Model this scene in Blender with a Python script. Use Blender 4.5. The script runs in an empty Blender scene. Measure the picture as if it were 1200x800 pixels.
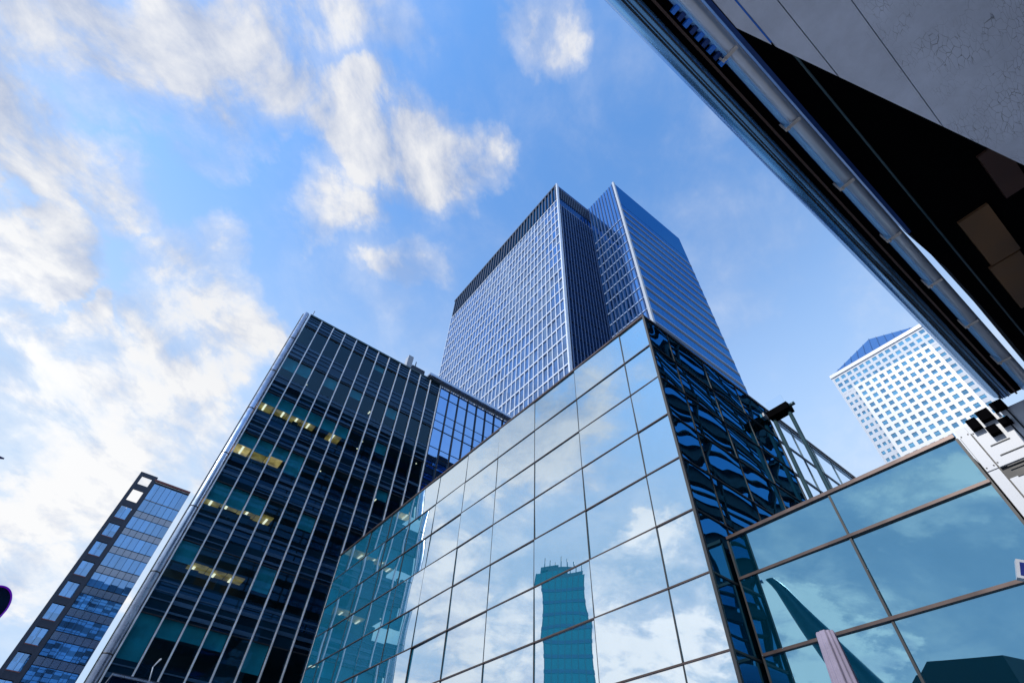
import bpy, math, random
from mathutils import Vector, Matrix

random.seed(7)
R = math.radians
S = bpy.context.scene
COL = S.collection

# ------------------------------------------------------------------ camera
CAM = Vector((0.0, 0.0, 1.6))
FPX = 581.64                                   # focal length in pixels of a 1200 wide frame
PITCH, ROLL, YAW = R(49.6286), R(3.4429), R(35.02)
f0 = Vector((0, math.cos(PITCH), math.sin(PITCH)))
r0 = Vector((1, 0, 0))
u0 = r0.cross(f0)
r1 = r0 * math.cos(ROLL) + u0 * math.sin(ROLL)
u1 = -r0 * math.sin(ROLL) + u0 * math.cos(ROLL)
Zr = Matrix.Rotation(-YAW, 3, 'Z')             # the street grid runs along X and Y
CR, CU, CF = Zr @ r1, Zr @ u1, Zr @ f0
cam_data = bpy.data.cameras.new('camera')
cam_data.sensor_width = 36.0
cam_data.lens = 36.0 * FPX / 1200.0
cam_data.clip_start = 0.05
cam_data.clip_end = 6000
cam = bpy.data.objects.new('camera', cam_data)
COL.objects.link(cam)
cam.matrix_world = Matrix(((CR.x, CU.x, -CF.x, CAM.x), (CR.y, CU.y, -CF.y, CAM.y),
                           (CR.z, CU.z, -CF.z, CAM.z), (0, 0, 0, 1)))
S.camera = cam


def ray(px, py):
    """direction in the world of a photo pixel; used to know where in the sky a cloud stands"""
    d = CR * ((px - 600) / FPX) + CU * ((400 - py) / FPX) + CF
    return d.normalized()


def proj(p):
    d = Vector(p) - CAM
    z = d.dot(CF)
    if z < 0.01:
        return None
    return 600 + FPX * d.dot(CR) / z, 400 - FPX * d.dot(CU) / z


# ------------------------------------------------------------------ sky with clouds
SUN_AZ, SUN_EL = R(-93), R(38)                 # clockwise from +Y
SUN_DIR = Vector((math.sin(SUN_AZ) * math.cos(SUN_EL), math.cos(SUN_AZ) * math.cos(SUN_EL), math.sin(SUN_EL)))
world = bpy.data.worlds.new('World')
S.world = world
world.use_nodes = True
wt = world.node_tree
wt.nodes.clear()


def wn(t, **kw):
    n = wt.nodes.new(t)
    for k, v in kw.items():
        setattr(n, k, v)
    return n


def wl(a, b):
    wt.links.new(a, b)


def wmath(op, a, b=None, c=None, clamp=False):
    n = wn('ShaderNodeMath', operation=op, use_clamp=clamp)
    for i, v in enumerate((a, b, c)):
        if v is None:
            continue
        if isinstance(v, (int, float)):
            n.inputs[i].default_value = v
        else:
            wl(v, n.inputs[i])
    return n.outputs[0]


def wramp(v, a, b, lo=0.0, hi=1.0):
    n = wn('ShaderNodeMapRange', interpolation_type='SMOOTHSTEP')
    wl(v, n.inputs['Value'])
    for k, x in (('From Min', a), ('From Max', b), ('To Min', lo), ('To Max', hi)):
        n.inputs[k].default_value = x
    return n.outputs[0]


SKY_GAIN = 0.15
EXPO = 0.6
CG = 1.0 / (SKY_GAIN * 2 ** EXPO)          # brings a chosen picture value into sky units
sky = wn('ShaderNodeTexSky', sky_type='NISHITA')
sky.sun_disc = False
sky.sun_elevation = SUN_EL
sky.sun_rotation = SUN_AZ
sky.air_density = 1.0
sky.dust_density = 0.25
sky.ozone_density = 2.5
tc = wn('ShaderNodeTexCoord')
sep = wn('ShaderNodeSeparateXYZ')
wl(tc.outputs['Generated'], sep.inputs[0])
dz = wmath('MAXIMUM', sep.outputs['Z'], 0.0)
den = wmath('ADD', dz, 0.42)
cmb = wn('ShaderNodeCombineXYZ')
# cloud streets run along STREAK; the pattern is drawn out that way
STREAK = (0.85, 0.53)
px_ = wmath('DIVIDE', sep.outputs['X'], den)
py_ = wmath('DIVIDE', sep.outputs['Y'], den)
wl(wmath('MULTIPLY', wmath('ADD', wmath('MULTIPLY', px_, STREAK[0]), wmath('MULTIPLY', py_, STREAK[1])), 0.80), cmb.inputs[0])
wl(wmath('SUBTRACT', wmath('MULTIPLY', py_, STREAK[0]), wmath('MULTIPLY', px_, STREAK[1])), cmb.inputs[1])
cmb.inputs[2].default_value = 3.7


def wnoise(scale, detail, rough, dist=0.0, off=(0, 0, 0), stretch=(1, 1, 1)):
    m = wn('ShaderNodeMapping')
    m.inputs['Location'].default_value = off
    m.inputs['Scale'].default_value = stretch
    wl(cmb.outputs[0], m.inputs['Vector'])
    n = wn('ShaderNodeTexNoise')
    n.inputs['Scale'].default_value = scale
    n.inputs['Detail'].default_value = detail
    n.inputs['Roughness'].default_value = rough
    n.inputs['Distortion'].default_value = dist
    wl(m.outputs[0], n.inputs['Vector'])
    return n.outputs['Fac']


# where the cloud masses stand: direction (given by the photo pixel that looks there), radius, weight
DIRECT = [(40, 50, 90, .95), (150, 60, 100, 1.0), (240, 65, 100, 1.05), (310, 50, 90, .9), (335, 120, 60, .85),
          (255, 165, 55, .9), (180, 115, 50, .95), (60, 145, 70, 1.0), (110, 205, 70, 1.0), (145, 265, 65, .95),
          (60, 235, 60, .9), (25, 165, 60, .9), (405, 155, 50, .85), (440, 165, 60, .95), (505, 190, 60, 1.0),
          (560, 190, 40, .95), (400, 250, 45, .68), (385, 105, 60, .5), (485, 300, 32, .52), (630, 15, 60, .85),
          (40, 300, 60, .95), (70, 325, 40, 1), (115, 375, 30, .9), (60, 425, 90, .95), (120, 465, 80, .85),
          (100, 540, 80, .8), (240, 335, 65, .95), (280, 295, 40, .85), (200, 380, 60, .9), (255, 400, 70, 1),
          (215, 440, 70, 1), (305, 400, 40, .8), (175, 500, 50, .8), (230, 520, 50, .85), (30, 605, 60, .85),
          (120, 600, 50, .7), (40, 690, 70, .8), (440, 40, 70, .6), (390, 60, 60, .65), (20, 480, 70, .8), (60, 560, 60, .7)]
MIRRORED = [(560, 760, 70, 1.1), (650, 790, 60, 1.0), (800, 790, 70, 1.1), (450, 690, 50, 1.0), (690, 560, 50, .6), (760, 690, 40, .7),
            (1160, 640, 40, .6), (1140, 560, 50, .8), (960, 760, 50, 1.0), (700, 480, 70, .7), (640, 530, 60, .7), (560, 600, 80, .9), (520, 670, 90, 1), (600, 640, 50, .55),
            (480, 740, 70, .9), (730, 775, 90, .9), (820, 740, 60, .9), (800, 640, 45, .8), (790, 430, 40, .6),
            (710, 430, 50, .5), (620, 600, 50, .6), (650, 740, 60, .8), (510, 560, 40, .8), (850, 760, 60, .9),
            (960, 620, 50, .55), (1060, 570, 60, .7), (1130, 590, 60, .75), (950, 720, 60, .9), (1000, 750, 50, .9),
            (1010, 680, 40, .5), (1080, 640, 35, .7), (920, 650, 35, .5), (1110, 660, 45, .3)]
wnv = wn('ShaderNodeTexNoise')
wl(cmb.outputs[0], wnv.inputs['Vector'])
wnv.inputs['Scale'].default_value = 4.2
wnv.inputs['Detail'].default_value = 7
wnv.inputs['Roughness'].default_value = 0.62
wsub = wn('ShaderNodeVectorMath', operation='SUBTRACT')
wl(wnv.outputs['Color'], wsub.inputs[0])
wsub.inputs[1].default_value = (0.5, 0.5, 0.5)
wsc = wn('ShaderNodeVectorMath', operation='SCALE')
wl(wsub.outputs[0], wsc.inputs[0])
wsc.inputs['Scale'].default_value = 0.34
wadd = wn('ShaderNodeVectorMath', operation='ADD')
wl(tc.outputs['Generated'], wadd.inputs[0])
wl(wsc.outputs[0], wadd.inputs[1])
wnrm = wn('ShaderNodeVectorMath', operation='NORMALIZE')
wl(wadd.outputs[0], wnrm.inputs[0])
mask = None
for lst, flip in ((DIRECT, 1), (MIRRORED, -1)):
    for px, py, rad, w in lst:
        c = ray(px, py)
        ang = (ray(px - rad, py).angle(c) + ray(px, py - rad).angle(c)) / 2 * (1.36 if flip > 0 else 1.25)
        c = Vector((c.x * flip, c.y, c.z))
        dn = wn('ShaderNodeVectorMath', operation='DOT_PRODUCT')
        wl(wnrm.outputs[0], dn.inputs[0])
        dn.inputs[1].default_value = c
        o = wramp(dn.outputs['Value'], math.cos(ang), math.cos(ang * 0.05), 0.0, w)
        mask = o if mask is None else wmath('SMOOTH_MAX', mask, o, 0.18)
_sx, _sy = math.sin(SUN_AZ) * 0.06, math.cos(SUN_AZ) * 0.06
SX_, SY_ = (_sx * STREAK[0] + _sy * STREAK[1]) * 0.80, _sy * STREAK[0] - _sx * STREAK[1]


def cloud_noise(off):
    a = wnoise(3.2, 12, 0.60, 0.35, off, (1.0, 1.0, 1.0))
    b = wnoise(10.0, 9, 0.62, 0.4, (3.1 + off[0], 1.7 + off[1], 0), (1.0, 1.0, 1.0))
    return wmath('ADD', wmath('MULTIPLY', a, 0.66), wmath('MULTIPLY', b, 0.34))


n3 = wnoise(2.0, 4, 0.55, 0.2, (7.3, 2.2, 0))
fbm = cloud_noise((0, 0, 0))
fsun = cloud_noise((SX_, SY_, 0))
wisp = wmath('MULTIPLY', wmath('SUBTRACT', fbm, 0.5), wmath('MULTIPLY_ADD', mask, 3.4, 1.3))
body = wmath('ADD', mask, wisp)
dens = wmath('MAXIMUM', wramp(body, 0.26, 1.0), wramp(body, -0.05, 0.75, 0.0, 0.50))
edge = wramp(body, 0.45, 1.25)
# sides turned to the sun are white, sides turned away lavender grey
lowness = wramp(sep.outputs['Z'], 0.92, 0.35)
bright = wmath('MULTIPLY_ADD', lowness, 0.52, 0.36)
bright = wmath('ADD', bright, wmath('MULTIPLY', wmath('SUBTRACT', fbm, fsun), 5.0))
bright = wmath('ADD', bright, wmath('MULTIPLY', wmath('SUBTRACT', n3, 0.5), 0.9))
bright = wmath('ADD', bright, wmath('MULTIPLY', edge, 0.12), clamp=True)
ccol = wn('ShaderNodeMix', data_type='RGBA')
ccol.inputs['A'].default_value = (0.42 * CG, 0.50 * CG, 0.69 * CG, 1)
ccol.inputs['B'].default_value = (0.97 * CG, 0.96 * CG, 0.95 * CG, 1)
wl(bright, ccol.inputs['Factor'])
# pale air towards the skyline
hazec = wn('ShaderNodeMix', data_type='RGBA')
wl(wramp(sep.outputs['Z'], 0.97, 0.40, 0.02, 1.0), hazec.inputs['Factor'])
skyc = wn('ShaderNodeVectorMath', operation='MULTIPLY')
wl(sky.outputs[0], skyc.inputs[0])
skyc.inputs[1].default_value = (0.92, 1.38, 1.66)
wl(skyc.outputs[0], hazec.inputs['A'])
hazec.inputs['B'].default_value = (0.54 * CG, 0.73 * CG, 0.99 * CG, 1)
# clouds on the sunward side of the sky scatter more light forward
sund = wn('ShaderNodeVectorMath', operation='DOT_PRODUCT')
wl(tc.outputs['Generated'], sund.inputs[0])
sund.inputs[1].default_value = SUN_DIR
fwd = wmath('MULTIPLY', wramp(sund.outputs['Value'], 0.30, 0.92, 0.12, 1.0), wramp(sep.outputs['Z'], 0.66, 0.40))
fwd = wmath('MULTIPLY_ADD', fwd, 0.62, 0.96)
cfw = wn('ShaderNodeVectorMath', operation='SCALE')
wl(ccol.outputs['Result'], cfw.inputs[0])
wl(fwd, cfw.inputs['Scale'])
mixc = wn('ShaderNodeMix', data_type='RGBA')
wl(wmath('MULTIPLY', dens, 0.92), mixc.inputs['Factor'])
wl(hazec.outputs['Result'], mixc.inputs['A'])
wl(cfw.outputs[0], mixc.inputs['B'])
bg = wn('ShaderNodeBackground')
bg.inputs['Strength'].default_value = SKY_GAIN
wl(mixc.outputs['Result'], bg.inputs['Color'])
wo = wn('ShaderNodeOutputWorld')
wl(bg.outputs[0], wo.inputs['Surface'])

# ------------------------------------------------------------------ sun and exposure
sd = bpy.data.lights.new('sun', 'SUN')
sd.energy = 2.6
sd.angle = R(0.5)
sd.color = (1.0, 0.95, 0.87)
sun = bpy.data.objects.new('sun', sd)
COL.objects.link(sun)
sun.rotation_euler = SUN_DIR.to_track_quat('Z', 'Y').to_euler()
S.view_settings.view_transform = 'Standard'
S.view_settings.look = 'None'
S.view_settings.exposure = EXPO
S.view_settings.gamma = 1.0
S.view_settings.use_curve_mapping = False
S.cycles.max_bounces = 8
S.cycles.glossy_bounces = 6
S.cycles.transparent_max_bounces = 12

# ------------------------------------------------------------------ materials


def new_mat(name):
    m = bpy.data.materials.new(name)
    m.use_nodes = True
    nt = m.node_tree
    nt.nodes.clear()
    out = nt.nodes.new('ShaderNodeOutputMaterial')
    return m, nt, out


def plain(name, col, rough=0.5, metal=0.0, var=0.12, scale=3.0, emit=None, estr=0.0, coat=0.0, bump=0.0, spec=0.5):
    """Principled surface with a little soiling in colour and roughness"""
    m, nt, out = new_mat(name)
    b = nt.nodes.new('ShaderNodeBsdfPrincipled')
    t = nt.nodes.new('ShaderNodeTexCoord')
    n = nt.nodes.new('ShaderNodeTexNoise')
    n.inputs['Scale'].default_value = scale
    n.inputs['Detail'].default_value = 6
    nt.links.new(t.outputs['Object'], n.inputs['Vector'])
    mr = nt.nodes.new('ShaderNodeMapRange')
    mr.inputs['From Min'].default_value = 0.3
    mr.inputs['From Max'].default_value = 0.7
    mr.inputs['To Min'].default_value = 1 - var
    mr.inputs['To Max'].default_value = 1 + var
    nt.links.new(n.outputs['Fac'], mr.inputs['Value'])
    sc = nt.nodes.new('ShaderNodeVectorMath')
    sc.operation = 'SCALE'
    sc.inputs[0].default_value = col
    nt.links.new(mr.outputs[0], sc.inputs['Scale'])
    nt.links.new(sc.outputs[0], b.inputs['Base Color'])
    rr = nt.nodes.new('ShaderNodeMath')
    rr.operation = 'MULTIPLY'
    rr.inputs[1].default_value = rough
    nt.links.new(mr.outputs[0], rr.inputs[0])
    nt.links.new(rr.outputs[0], b.inputs['Roughness'])
    b.inputs['Metallic'].default_value = metal
    b.inputs['Coat Weight'].default_value = coat
    b.inputs['Specular IOR Level'].default_value = spec
    if emit:
        b.inputs['Emission Color'].default_value = (*emit, 1)
        er = nt.nodes.new('ShaderNodeMath')
        er.operation = 'MULTIPLY'
        er.inputs[1].default_value = estr
        nt.links.new(mr.outputs[0], er.inputs[0])
        nt.links.new(er.outputs[0], b.inputs['Emission Strength'])
    if bump:
        bp = nt.nodes.new('ShaderNodeBump')
        bp.inputs['Strength'].default_value = bump
        bp.inputs['Distance'].default_value = 0.02
        nt.links.new(n.outputs['Fac'], bp.inputs['Height'])
        nt.links.new(bp.outputs[0], b.inputs['Normal'])
    nt.links.new(b.outputs[0], out.inputs['Surface'])
    return m


def glass(name, tint, body, fac, rough=0.0, wave=0.0, wscale=(0.3, 0.3, 0.3), wdist=0.02, through=0.0, through_col=(1, 1, 1), grime=0.06, cell=None, ior=1.45):
    """Coated glazing: a mirror coat over a dark body; through > 0 lets part of the light pass"""
    m, nt, out = new_mat(name)
    N, L = nt.nodes.new, nt.links.new
    t = N('ShaderNodeTexCoord')
    g = N('ShaderNodeBsdfGlossy')
    g.inputs['Roughness'].default_value = rough
    g.inputs['Color'].default_value = (*tint, 1)
    d = N('ShaderNodeBsdfDiffuse')
    d.inputs['Color'].default_value = (*body, 1)
    if cell:                                   # each pane or bay a little different behind the glass
        sn = N('ShaderNodeVectorMath')
        sn.operation = 'SNAP'
        sn.inputs[1].default_value = cell
        L(t.outputs['Object'], sn.inputs[0])
        w = N('ShaderNodeTexWhiteNoise')
        w.noise_dimensions = '3D'
        L(sn.outputs[0], w.inputs['Vector'])
        mr = N('ShaderNodeMapRange')
        mr.inputs['To Min'].default_value = 0.35
        mr.inputs['To Max'].default_value = 1.7
        L(w.outputs['Value'], mr.inputs['Value'])
        s2 = N('ShaderNodeVectorMath')
        s2.operation = 'SCALE'
        s2.inputs[0].default_value = body
        L(mr.outputs[0], s2.inputs['Scale'])
        L(s2.outputs[0], d.inputs['Color'])
    lower = d
    if through > 0:
        tr = N('ShaderNodeBsdfTransparent')
        tr.inputs['Color'].default_value = (*through_col, 1)
        mx = N('ShaderNodeMixShader')
        mx.inputs[0].default_value = through
        L(d.outputs[0], mx.inputs[1])
        L(tr.outputs[0], mx.inputs[2])
        lower = mx
    fr = N('ShaderNodeFresnel')
    fr.inputs['IOR'].default_value = ior
    nz = N('ShaderNodeTexNoise')
    nz.inputs['Scale'].default_value = 1.3
    nz.inputs['Detail'].default_value = 7
    L(t.outputs['Object'], nz.inputs['Vector'])
    gm = N('ShaderNodeMapRange')
    gm.inputs['From Min'].default_value = 0.35
    gm.inputs['From Max'].default_value = 0.75
    gm.inputs['To Min'].default_value = fac
    gm.inputs['To Max'].default_value = fac * (1 - grime)
    L(nz.outputs['Fac'], gm.inputs['Value'])
    inv = N('ShaderNodeMath')
    inv.operation = 'SUBTRACT'
    inv.inputs[0].default_value = 1.0
    L(gm.outputs[0], inv.inputs[1])
    ma = N('ShaderNodeMath')
    ma.operation = 'MULTIPLY_ADD'
    L(fr.outputs[0], ma.inputs[0])
    L(inv.outputs[0], ma.inputs[1])
    L(gm.outputs[0], ma.inputs[2])
    gb = N('ShaderNodeNewGeometry')
    fb = N('ShaderNodeMath')
    fb.operation = 'SUBTRACT'
    fb.inputs[0].default_value = 1.0
    L(gb.outputs['Backfacing'], fb.inputs[1])
    mb_ = N('ShaderNodeMath')
    mb_.operation = 'MULTIPLY'
    L(ma.outputs[0], mb_.inputs[0])
    L(fb.outputs[0], mb_.inputs[1])
    top = N('ShaderNodeMixShader')
    L(mb_.outputs[0] if through > 0 else ma.outputs[0], top.inputs[0])
    L(lower.outputs[0], top.inputs[1])
    L(g.outputs[0], top.inputs[2])
    if wave > 0:
        mp = N('ShaderNodeMapping')
        mp.inputs['Scale'].default_value = wscale
        L(t.outputs['Object'], mp.inputs['Vector'])
        wv = N('ShaderNodeTexNoise')
        wv.inputs['Scale'].default_value = 1.0
        wv.inputs['Detail'].default_value = 1.5
        L(mp.outputs[0], wv.inputs['Vector'])
        bp = N('ShaderNodeBump')
        bp.inputs['Strength'].default_value = wave
        bp.inputs['Distance'].default_value = wdist
        L(wv.outputs['Fac'], bp.inputs['Height'])
        L(bp.outputs[0], g.inputs['Normal'])
    L(top.outputs[0], out.inputs['Surface'])
    return m


MT = {}
MT['mirror'] = glass('teal_mirror_glass', (0.84, 0.87, 0.90), (0.010, 0.17, 0.31), 0.62, wave=0.2, wscale=(0.25, 0.25, 0.25), wdist=0.005)
MT['mirror_side'] = glass('wavy_blue_glass', (0.12, 0.46, 0.74), (0.002, 0.035, 0.045), 0.62, wave=0.19, wscale=(0.30, 0.6, 0.45), wdist=0.03)
MT['mirror_low'] = glass('blue_mirror_glass', (0.23, 0.45, 0.59), (0.001, 0.04, 0.075), 0.72, wave=0.15, wscale=(0.2, 0.2, 0.2), wdist=0.01)
MT['screen'] = glass('clear_screen_glass', (0.6, 0.8, 1), (0.0, 0.0, 0.0), 0.01, through=1.0, through_col=(0.97, 0.985, 1.0), ior=1.2)
MT['bronze'] = plain('bronze_metal', (0.085, 0.062, 0.058), 0.35, 0.6)
MT['seal'] = plain('black_seal', (0.012, 0.014, 0.018), 0.5)
MT['darksteel'] = plain('dark_teal_steel', (0.035, 0.075, 0.095), 0.35, 0.3)
MT['office_glass'] = glass('office_window_glass', (0.35, 0.65, 0.95), (0.0, 0.02, 0.03), 0.03, through=0.97, through_col=(0.60, 0.80, 0.85))
MT['spandrel'] = glass('office_spandrel_glass', (0.35, 0.62, 1.0), (0.003, 0.017, 0.032), 0.035, cell=(1.275, 50, 4.35))
MT['louvre'] = plain('blue_grey_louvre', (0.055, 0.12, 0.20), 0.35, 0.6)
MT['chrome'] = plain('bright_mullion_metal', (0.78, 0.80, 0.84), 0.38, 0.45)
MT['silver'] = plain('pale_blue_metal', (0.46, 0.54, 0.68), 0.28, 0.8)
MT['blue_glass'] = glass('blue_coated_glass', (0.30, 0.55, 0.98), (0.0, 0.03, 0.09), 0.78, wave=0.3, wscale=(0.3, 0.3, 0.3), wdist=0.015)
MT['interior'] = plain('office_interior', (0.035, 0.045, 0.055), 0.8)
MT['ceiling'] = plain('office_ceiling', (0.04, 0.085, 0.11), 0.8)
MT['lit'] = plain('lit_ceiling_panel', (0.5, 0.4, 0.2), 0.8, emit=(1.0, 0.46, 0.14), estr=0.42, var=0.7, scale=1.3)
MT['lit_dim'] = plain('dim_ceiling_panel', (0.3, 0.25, 0.1), 0.8, emit=(0.9, 0.45, 0.12), estr=0.2, var=0.6, scale=1.6)
MT['downlight'] = plain('downlight', (0.8, 0.8, 0.7), 0.5, emit=(1, 0.62, 0.42), estr=1.6)
MT['blind'] = plain('teal_blind', (0.06, 0.45, 0.50), 0.7, var=0.25, scale=1.4)
MT['slab'] = plain('slab_edge', (0.02, 0.03, 0.04), 0.6)
MT['darkclad'] = plain('dark_navy_cladding', (0.020, 0.030, 0.055), 0.45, 0.2)
MT['pane_sky'] = glass('pale_blue_window', (0.38, 0.62, 0.96), (0.05, 0.20, 0.46), 0.40, wave=0.04, wscale=(0.4, 0.4, 0.4), wdist=0.01, cell=(1.1, 50, 3.05))
MT['pane_grey'] = glass('grey_spandrel_pane', (0.5, 0.58, 0.72), (0.08, 0.09, 0.14), 0.38, rough=0.1)
MT['rust'] = plain('rusty_red_trim', (0.16, 0.05, 0.05), 0.6)
MT['tower_glass'] = glass('tower_blue_glass', (0.44, 0.64, 0.95), (0.005, 0.03, 0.10), 0.5, wave=1.0, wscale=(0.05, 0.05, 0.05), wdist=0.25, cell=(1.5, 1.5, 4.2))
MT['tower_blue'] = glass('tower_deep_blue_glass', (0.08, 0.29, 0.66), (0.0, 0.02, 0.06), 0.6, wave=0.6, wscale=(0.06, 0.06, 0.06), wdist=0.2)
MT['tower_dark'] = glass('tower_dark_glass', (0.20, 0.38, 0.72), (0.0, 0.006, 0.02), 0.20, wave=0.6, wscale=(0.1, 0.1, 0.1), wdist=0.15)
MT['tower_frame'] = plain('tower_pale_frame', (0.60, 0.66, 0.77), 0.4, 0.25)
MT['tower_line'] = plain('tower_blue_grey_line', (0.26, 0.36, 0.56), 0.4, 0.3)
MT['tower_fin'] = plain('tower_dark_fin', (0.016, 0.026, 0.055), 0.4, 0.3)
MT['tower_fin_blue'] = plain('tower_blue_fin', (0.03, 0.075, 0.19), 0.35, 0.4)
MT['tower_band'] = glass('tower_roof_band', (0.08, 0.29, 0.62), (0.0, 0.04, 0.11), 0.5, rough=0.08)
MT['white'] = plain('white_metal_cladding', (0.43, 0.455, 0.50), 0.4, 0.0, var=0.05)
MT['white_dull'] = plain('grey_white_cladding', (0.34, 0.39, 0.47), 0.5, 0.0, var=0.08)
MT['win_teal'] = glass('tower_window', (0.34, 0.58, 0.80), (0.05, 0.16, 0.25), 0.36, wave=0.5, wscale=(0.1, 0.1, 0.1), wdist=0.1, cell=(4.08, 4.08, 4.45))
MT['pyramid'] = plain('blue_steel_roof', (0.05, 0.16, 0.42), 0.35, 0.4)
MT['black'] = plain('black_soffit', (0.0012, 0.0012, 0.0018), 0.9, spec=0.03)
MT['alu'] = plain('brushed_aluminium_tube', (0.50, 0.54, 0.62), 0.35, 0.6, var=0.06)
MT['fascia'] = plain('blue_metal_fascia', (0.16, 0.38, 0.66), 0.25, 0.85, var=0.06)
MT['blue_strip'] = plain('deep_blue_strip', (0.012, 0.05, 0.20), 0.3, 0.5)
MT['bright_blue'] = plain('bright_blue_joint', (0.02, 0.20, 0.75), 0.4)
MT['brown'] = plain('dark_brown_strip', (0.055, 0.025, 0.018), 0.5)
MT['painted_glow'] = plain('brown_painted_glow', (0.12, 0.06, 0.025), 0.6, var=0.4, scale=1.2)  # warm interior glow put into a plain brown colour
MT['rail_sky_glint'] = plain('rail_painted_sky_glint', (0.28, 0.58, 0.98), 0.3, 0.0, var=0.04)  # bright sky reflection along the rail, painted as its base colour
MT['copper'] = plain('bracket_metal', (0.55, 0.50, 0.47), 0.4, 0.2)
MT['pier'] = plain('white_pier_cladding', (0.44, 0.47, 0.53), 0.4, 0.0, var=0.04)
MT['fabric'] = plain('lilac_canvas', (0.24, 0.215, 0.30), 0.85, var=0.10, scale=9, bump=0.3)
MT['purple'] = plain('purple_glow_rim', (0.10, 0.0, 0.35), 0.3, emit=(0.14, 0.0, 0.5), estr=0.22)
MT['lens'] = plain('dark_lantern_glass', (0.006, 0.02, 0.05), 0.12, 0.0, coat=0.5)
MT['navy'] = plain('navy_paint', (0.008, 0.02, 0.16), 0.35)
MT['teal_paint'] = plain('teal_painted_steel', (0.04, 0.22, 0.26), 0.35, 0.2)
MT['band_glass'] = glass('strip_window_glass', (0.25, 0.55, 0.9), (0.0, 0.02, 0.05), 0.7, wave=0.4, wscale=(0.2, 0.2, 0.2), wdist=0.06)
MT['band_dark'] = plain('dark_spandrel', (0.008, 0.010, 0.014), 0.55)
MT['teal_facade'] = glass('far_teal_glass', (0.10, 0.42, 0.50), (0.0, 0.10, 0.13), 0.25, rough=0.1)
MT['paving'] = plain('grey_paving', (0.21, 0.225, 0.26), 0.8, var=0.2, scale=0.8)


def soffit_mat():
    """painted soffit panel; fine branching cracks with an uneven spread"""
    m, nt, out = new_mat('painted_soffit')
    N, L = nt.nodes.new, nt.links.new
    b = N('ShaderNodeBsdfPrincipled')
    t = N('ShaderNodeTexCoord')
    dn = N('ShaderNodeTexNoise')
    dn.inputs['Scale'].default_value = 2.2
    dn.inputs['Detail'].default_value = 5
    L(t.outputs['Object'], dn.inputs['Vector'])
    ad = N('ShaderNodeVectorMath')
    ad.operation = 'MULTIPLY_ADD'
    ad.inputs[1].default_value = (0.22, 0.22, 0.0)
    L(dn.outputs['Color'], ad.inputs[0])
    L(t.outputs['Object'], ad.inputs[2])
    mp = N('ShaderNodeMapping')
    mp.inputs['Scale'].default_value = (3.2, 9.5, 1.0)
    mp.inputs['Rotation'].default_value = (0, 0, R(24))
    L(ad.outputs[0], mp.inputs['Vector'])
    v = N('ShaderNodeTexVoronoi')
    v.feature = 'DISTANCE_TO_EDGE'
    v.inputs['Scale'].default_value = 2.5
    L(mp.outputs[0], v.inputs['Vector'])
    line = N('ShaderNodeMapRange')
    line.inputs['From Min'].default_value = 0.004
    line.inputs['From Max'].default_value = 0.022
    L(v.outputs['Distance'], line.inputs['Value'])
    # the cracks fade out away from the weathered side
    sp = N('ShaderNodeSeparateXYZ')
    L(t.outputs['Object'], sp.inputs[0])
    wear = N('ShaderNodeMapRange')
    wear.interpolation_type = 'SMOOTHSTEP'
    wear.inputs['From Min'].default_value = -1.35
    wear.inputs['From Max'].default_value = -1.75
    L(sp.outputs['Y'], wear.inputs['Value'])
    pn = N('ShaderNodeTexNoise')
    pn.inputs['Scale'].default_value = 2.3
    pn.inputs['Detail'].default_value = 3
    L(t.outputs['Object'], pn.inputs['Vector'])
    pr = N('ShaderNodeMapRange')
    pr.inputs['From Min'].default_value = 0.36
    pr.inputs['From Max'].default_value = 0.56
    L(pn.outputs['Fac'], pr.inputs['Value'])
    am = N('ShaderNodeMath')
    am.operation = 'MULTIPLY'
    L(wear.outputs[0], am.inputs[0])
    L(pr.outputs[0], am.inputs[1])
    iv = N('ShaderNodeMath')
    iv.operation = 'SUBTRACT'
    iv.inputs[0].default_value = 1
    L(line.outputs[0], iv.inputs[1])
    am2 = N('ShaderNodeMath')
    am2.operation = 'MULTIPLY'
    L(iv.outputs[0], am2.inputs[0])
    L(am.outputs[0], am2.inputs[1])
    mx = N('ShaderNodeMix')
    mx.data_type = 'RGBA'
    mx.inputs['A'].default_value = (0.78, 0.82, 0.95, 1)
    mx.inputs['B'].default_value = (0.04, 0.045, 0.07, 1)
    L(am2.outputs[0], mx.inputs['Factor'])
    # mottled, faintly stained paint
    st = N('ShaderNodeTexNoise')
    st.inputs['Scale'].default_value = 1.1
    st.inputs['Detail'].default_value = 9
    st.inputs['Roughness'].default_value = 0.7
    L(t.outputs['Object'], st.inputs['Vector'])
    sr = N('ShaderNodeMapRange')
    sr.inputs['From Min'].default_value = 0.3
    sr.inputs['From Max'].default_value = 0.7
    sr.inputs['To Min'].default_value = 0.78
    sr.inputs['To Max'].default_value = 1.08
    L(st.outputs['Fac'], sr.inputs['Value'])
    sm = N('ShaderNodeVectorMath')
    sm.operation = 'SCALE'
    L(mx.outputs['Result'], sm.inputs[0])
    L(sr.outputs[0], sm.inputs['Scale'])
    L(sm.outputs[0], b.inputs['Base Color'])
    b.inputs['Roughness'].default_value = 0.55
    L(b.outputs[0], out.inputs['Surface'])
    return m


MT['soffit'] = soffit_mat()

# ------------------------------------------------------------------ mesh helpers


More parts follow.
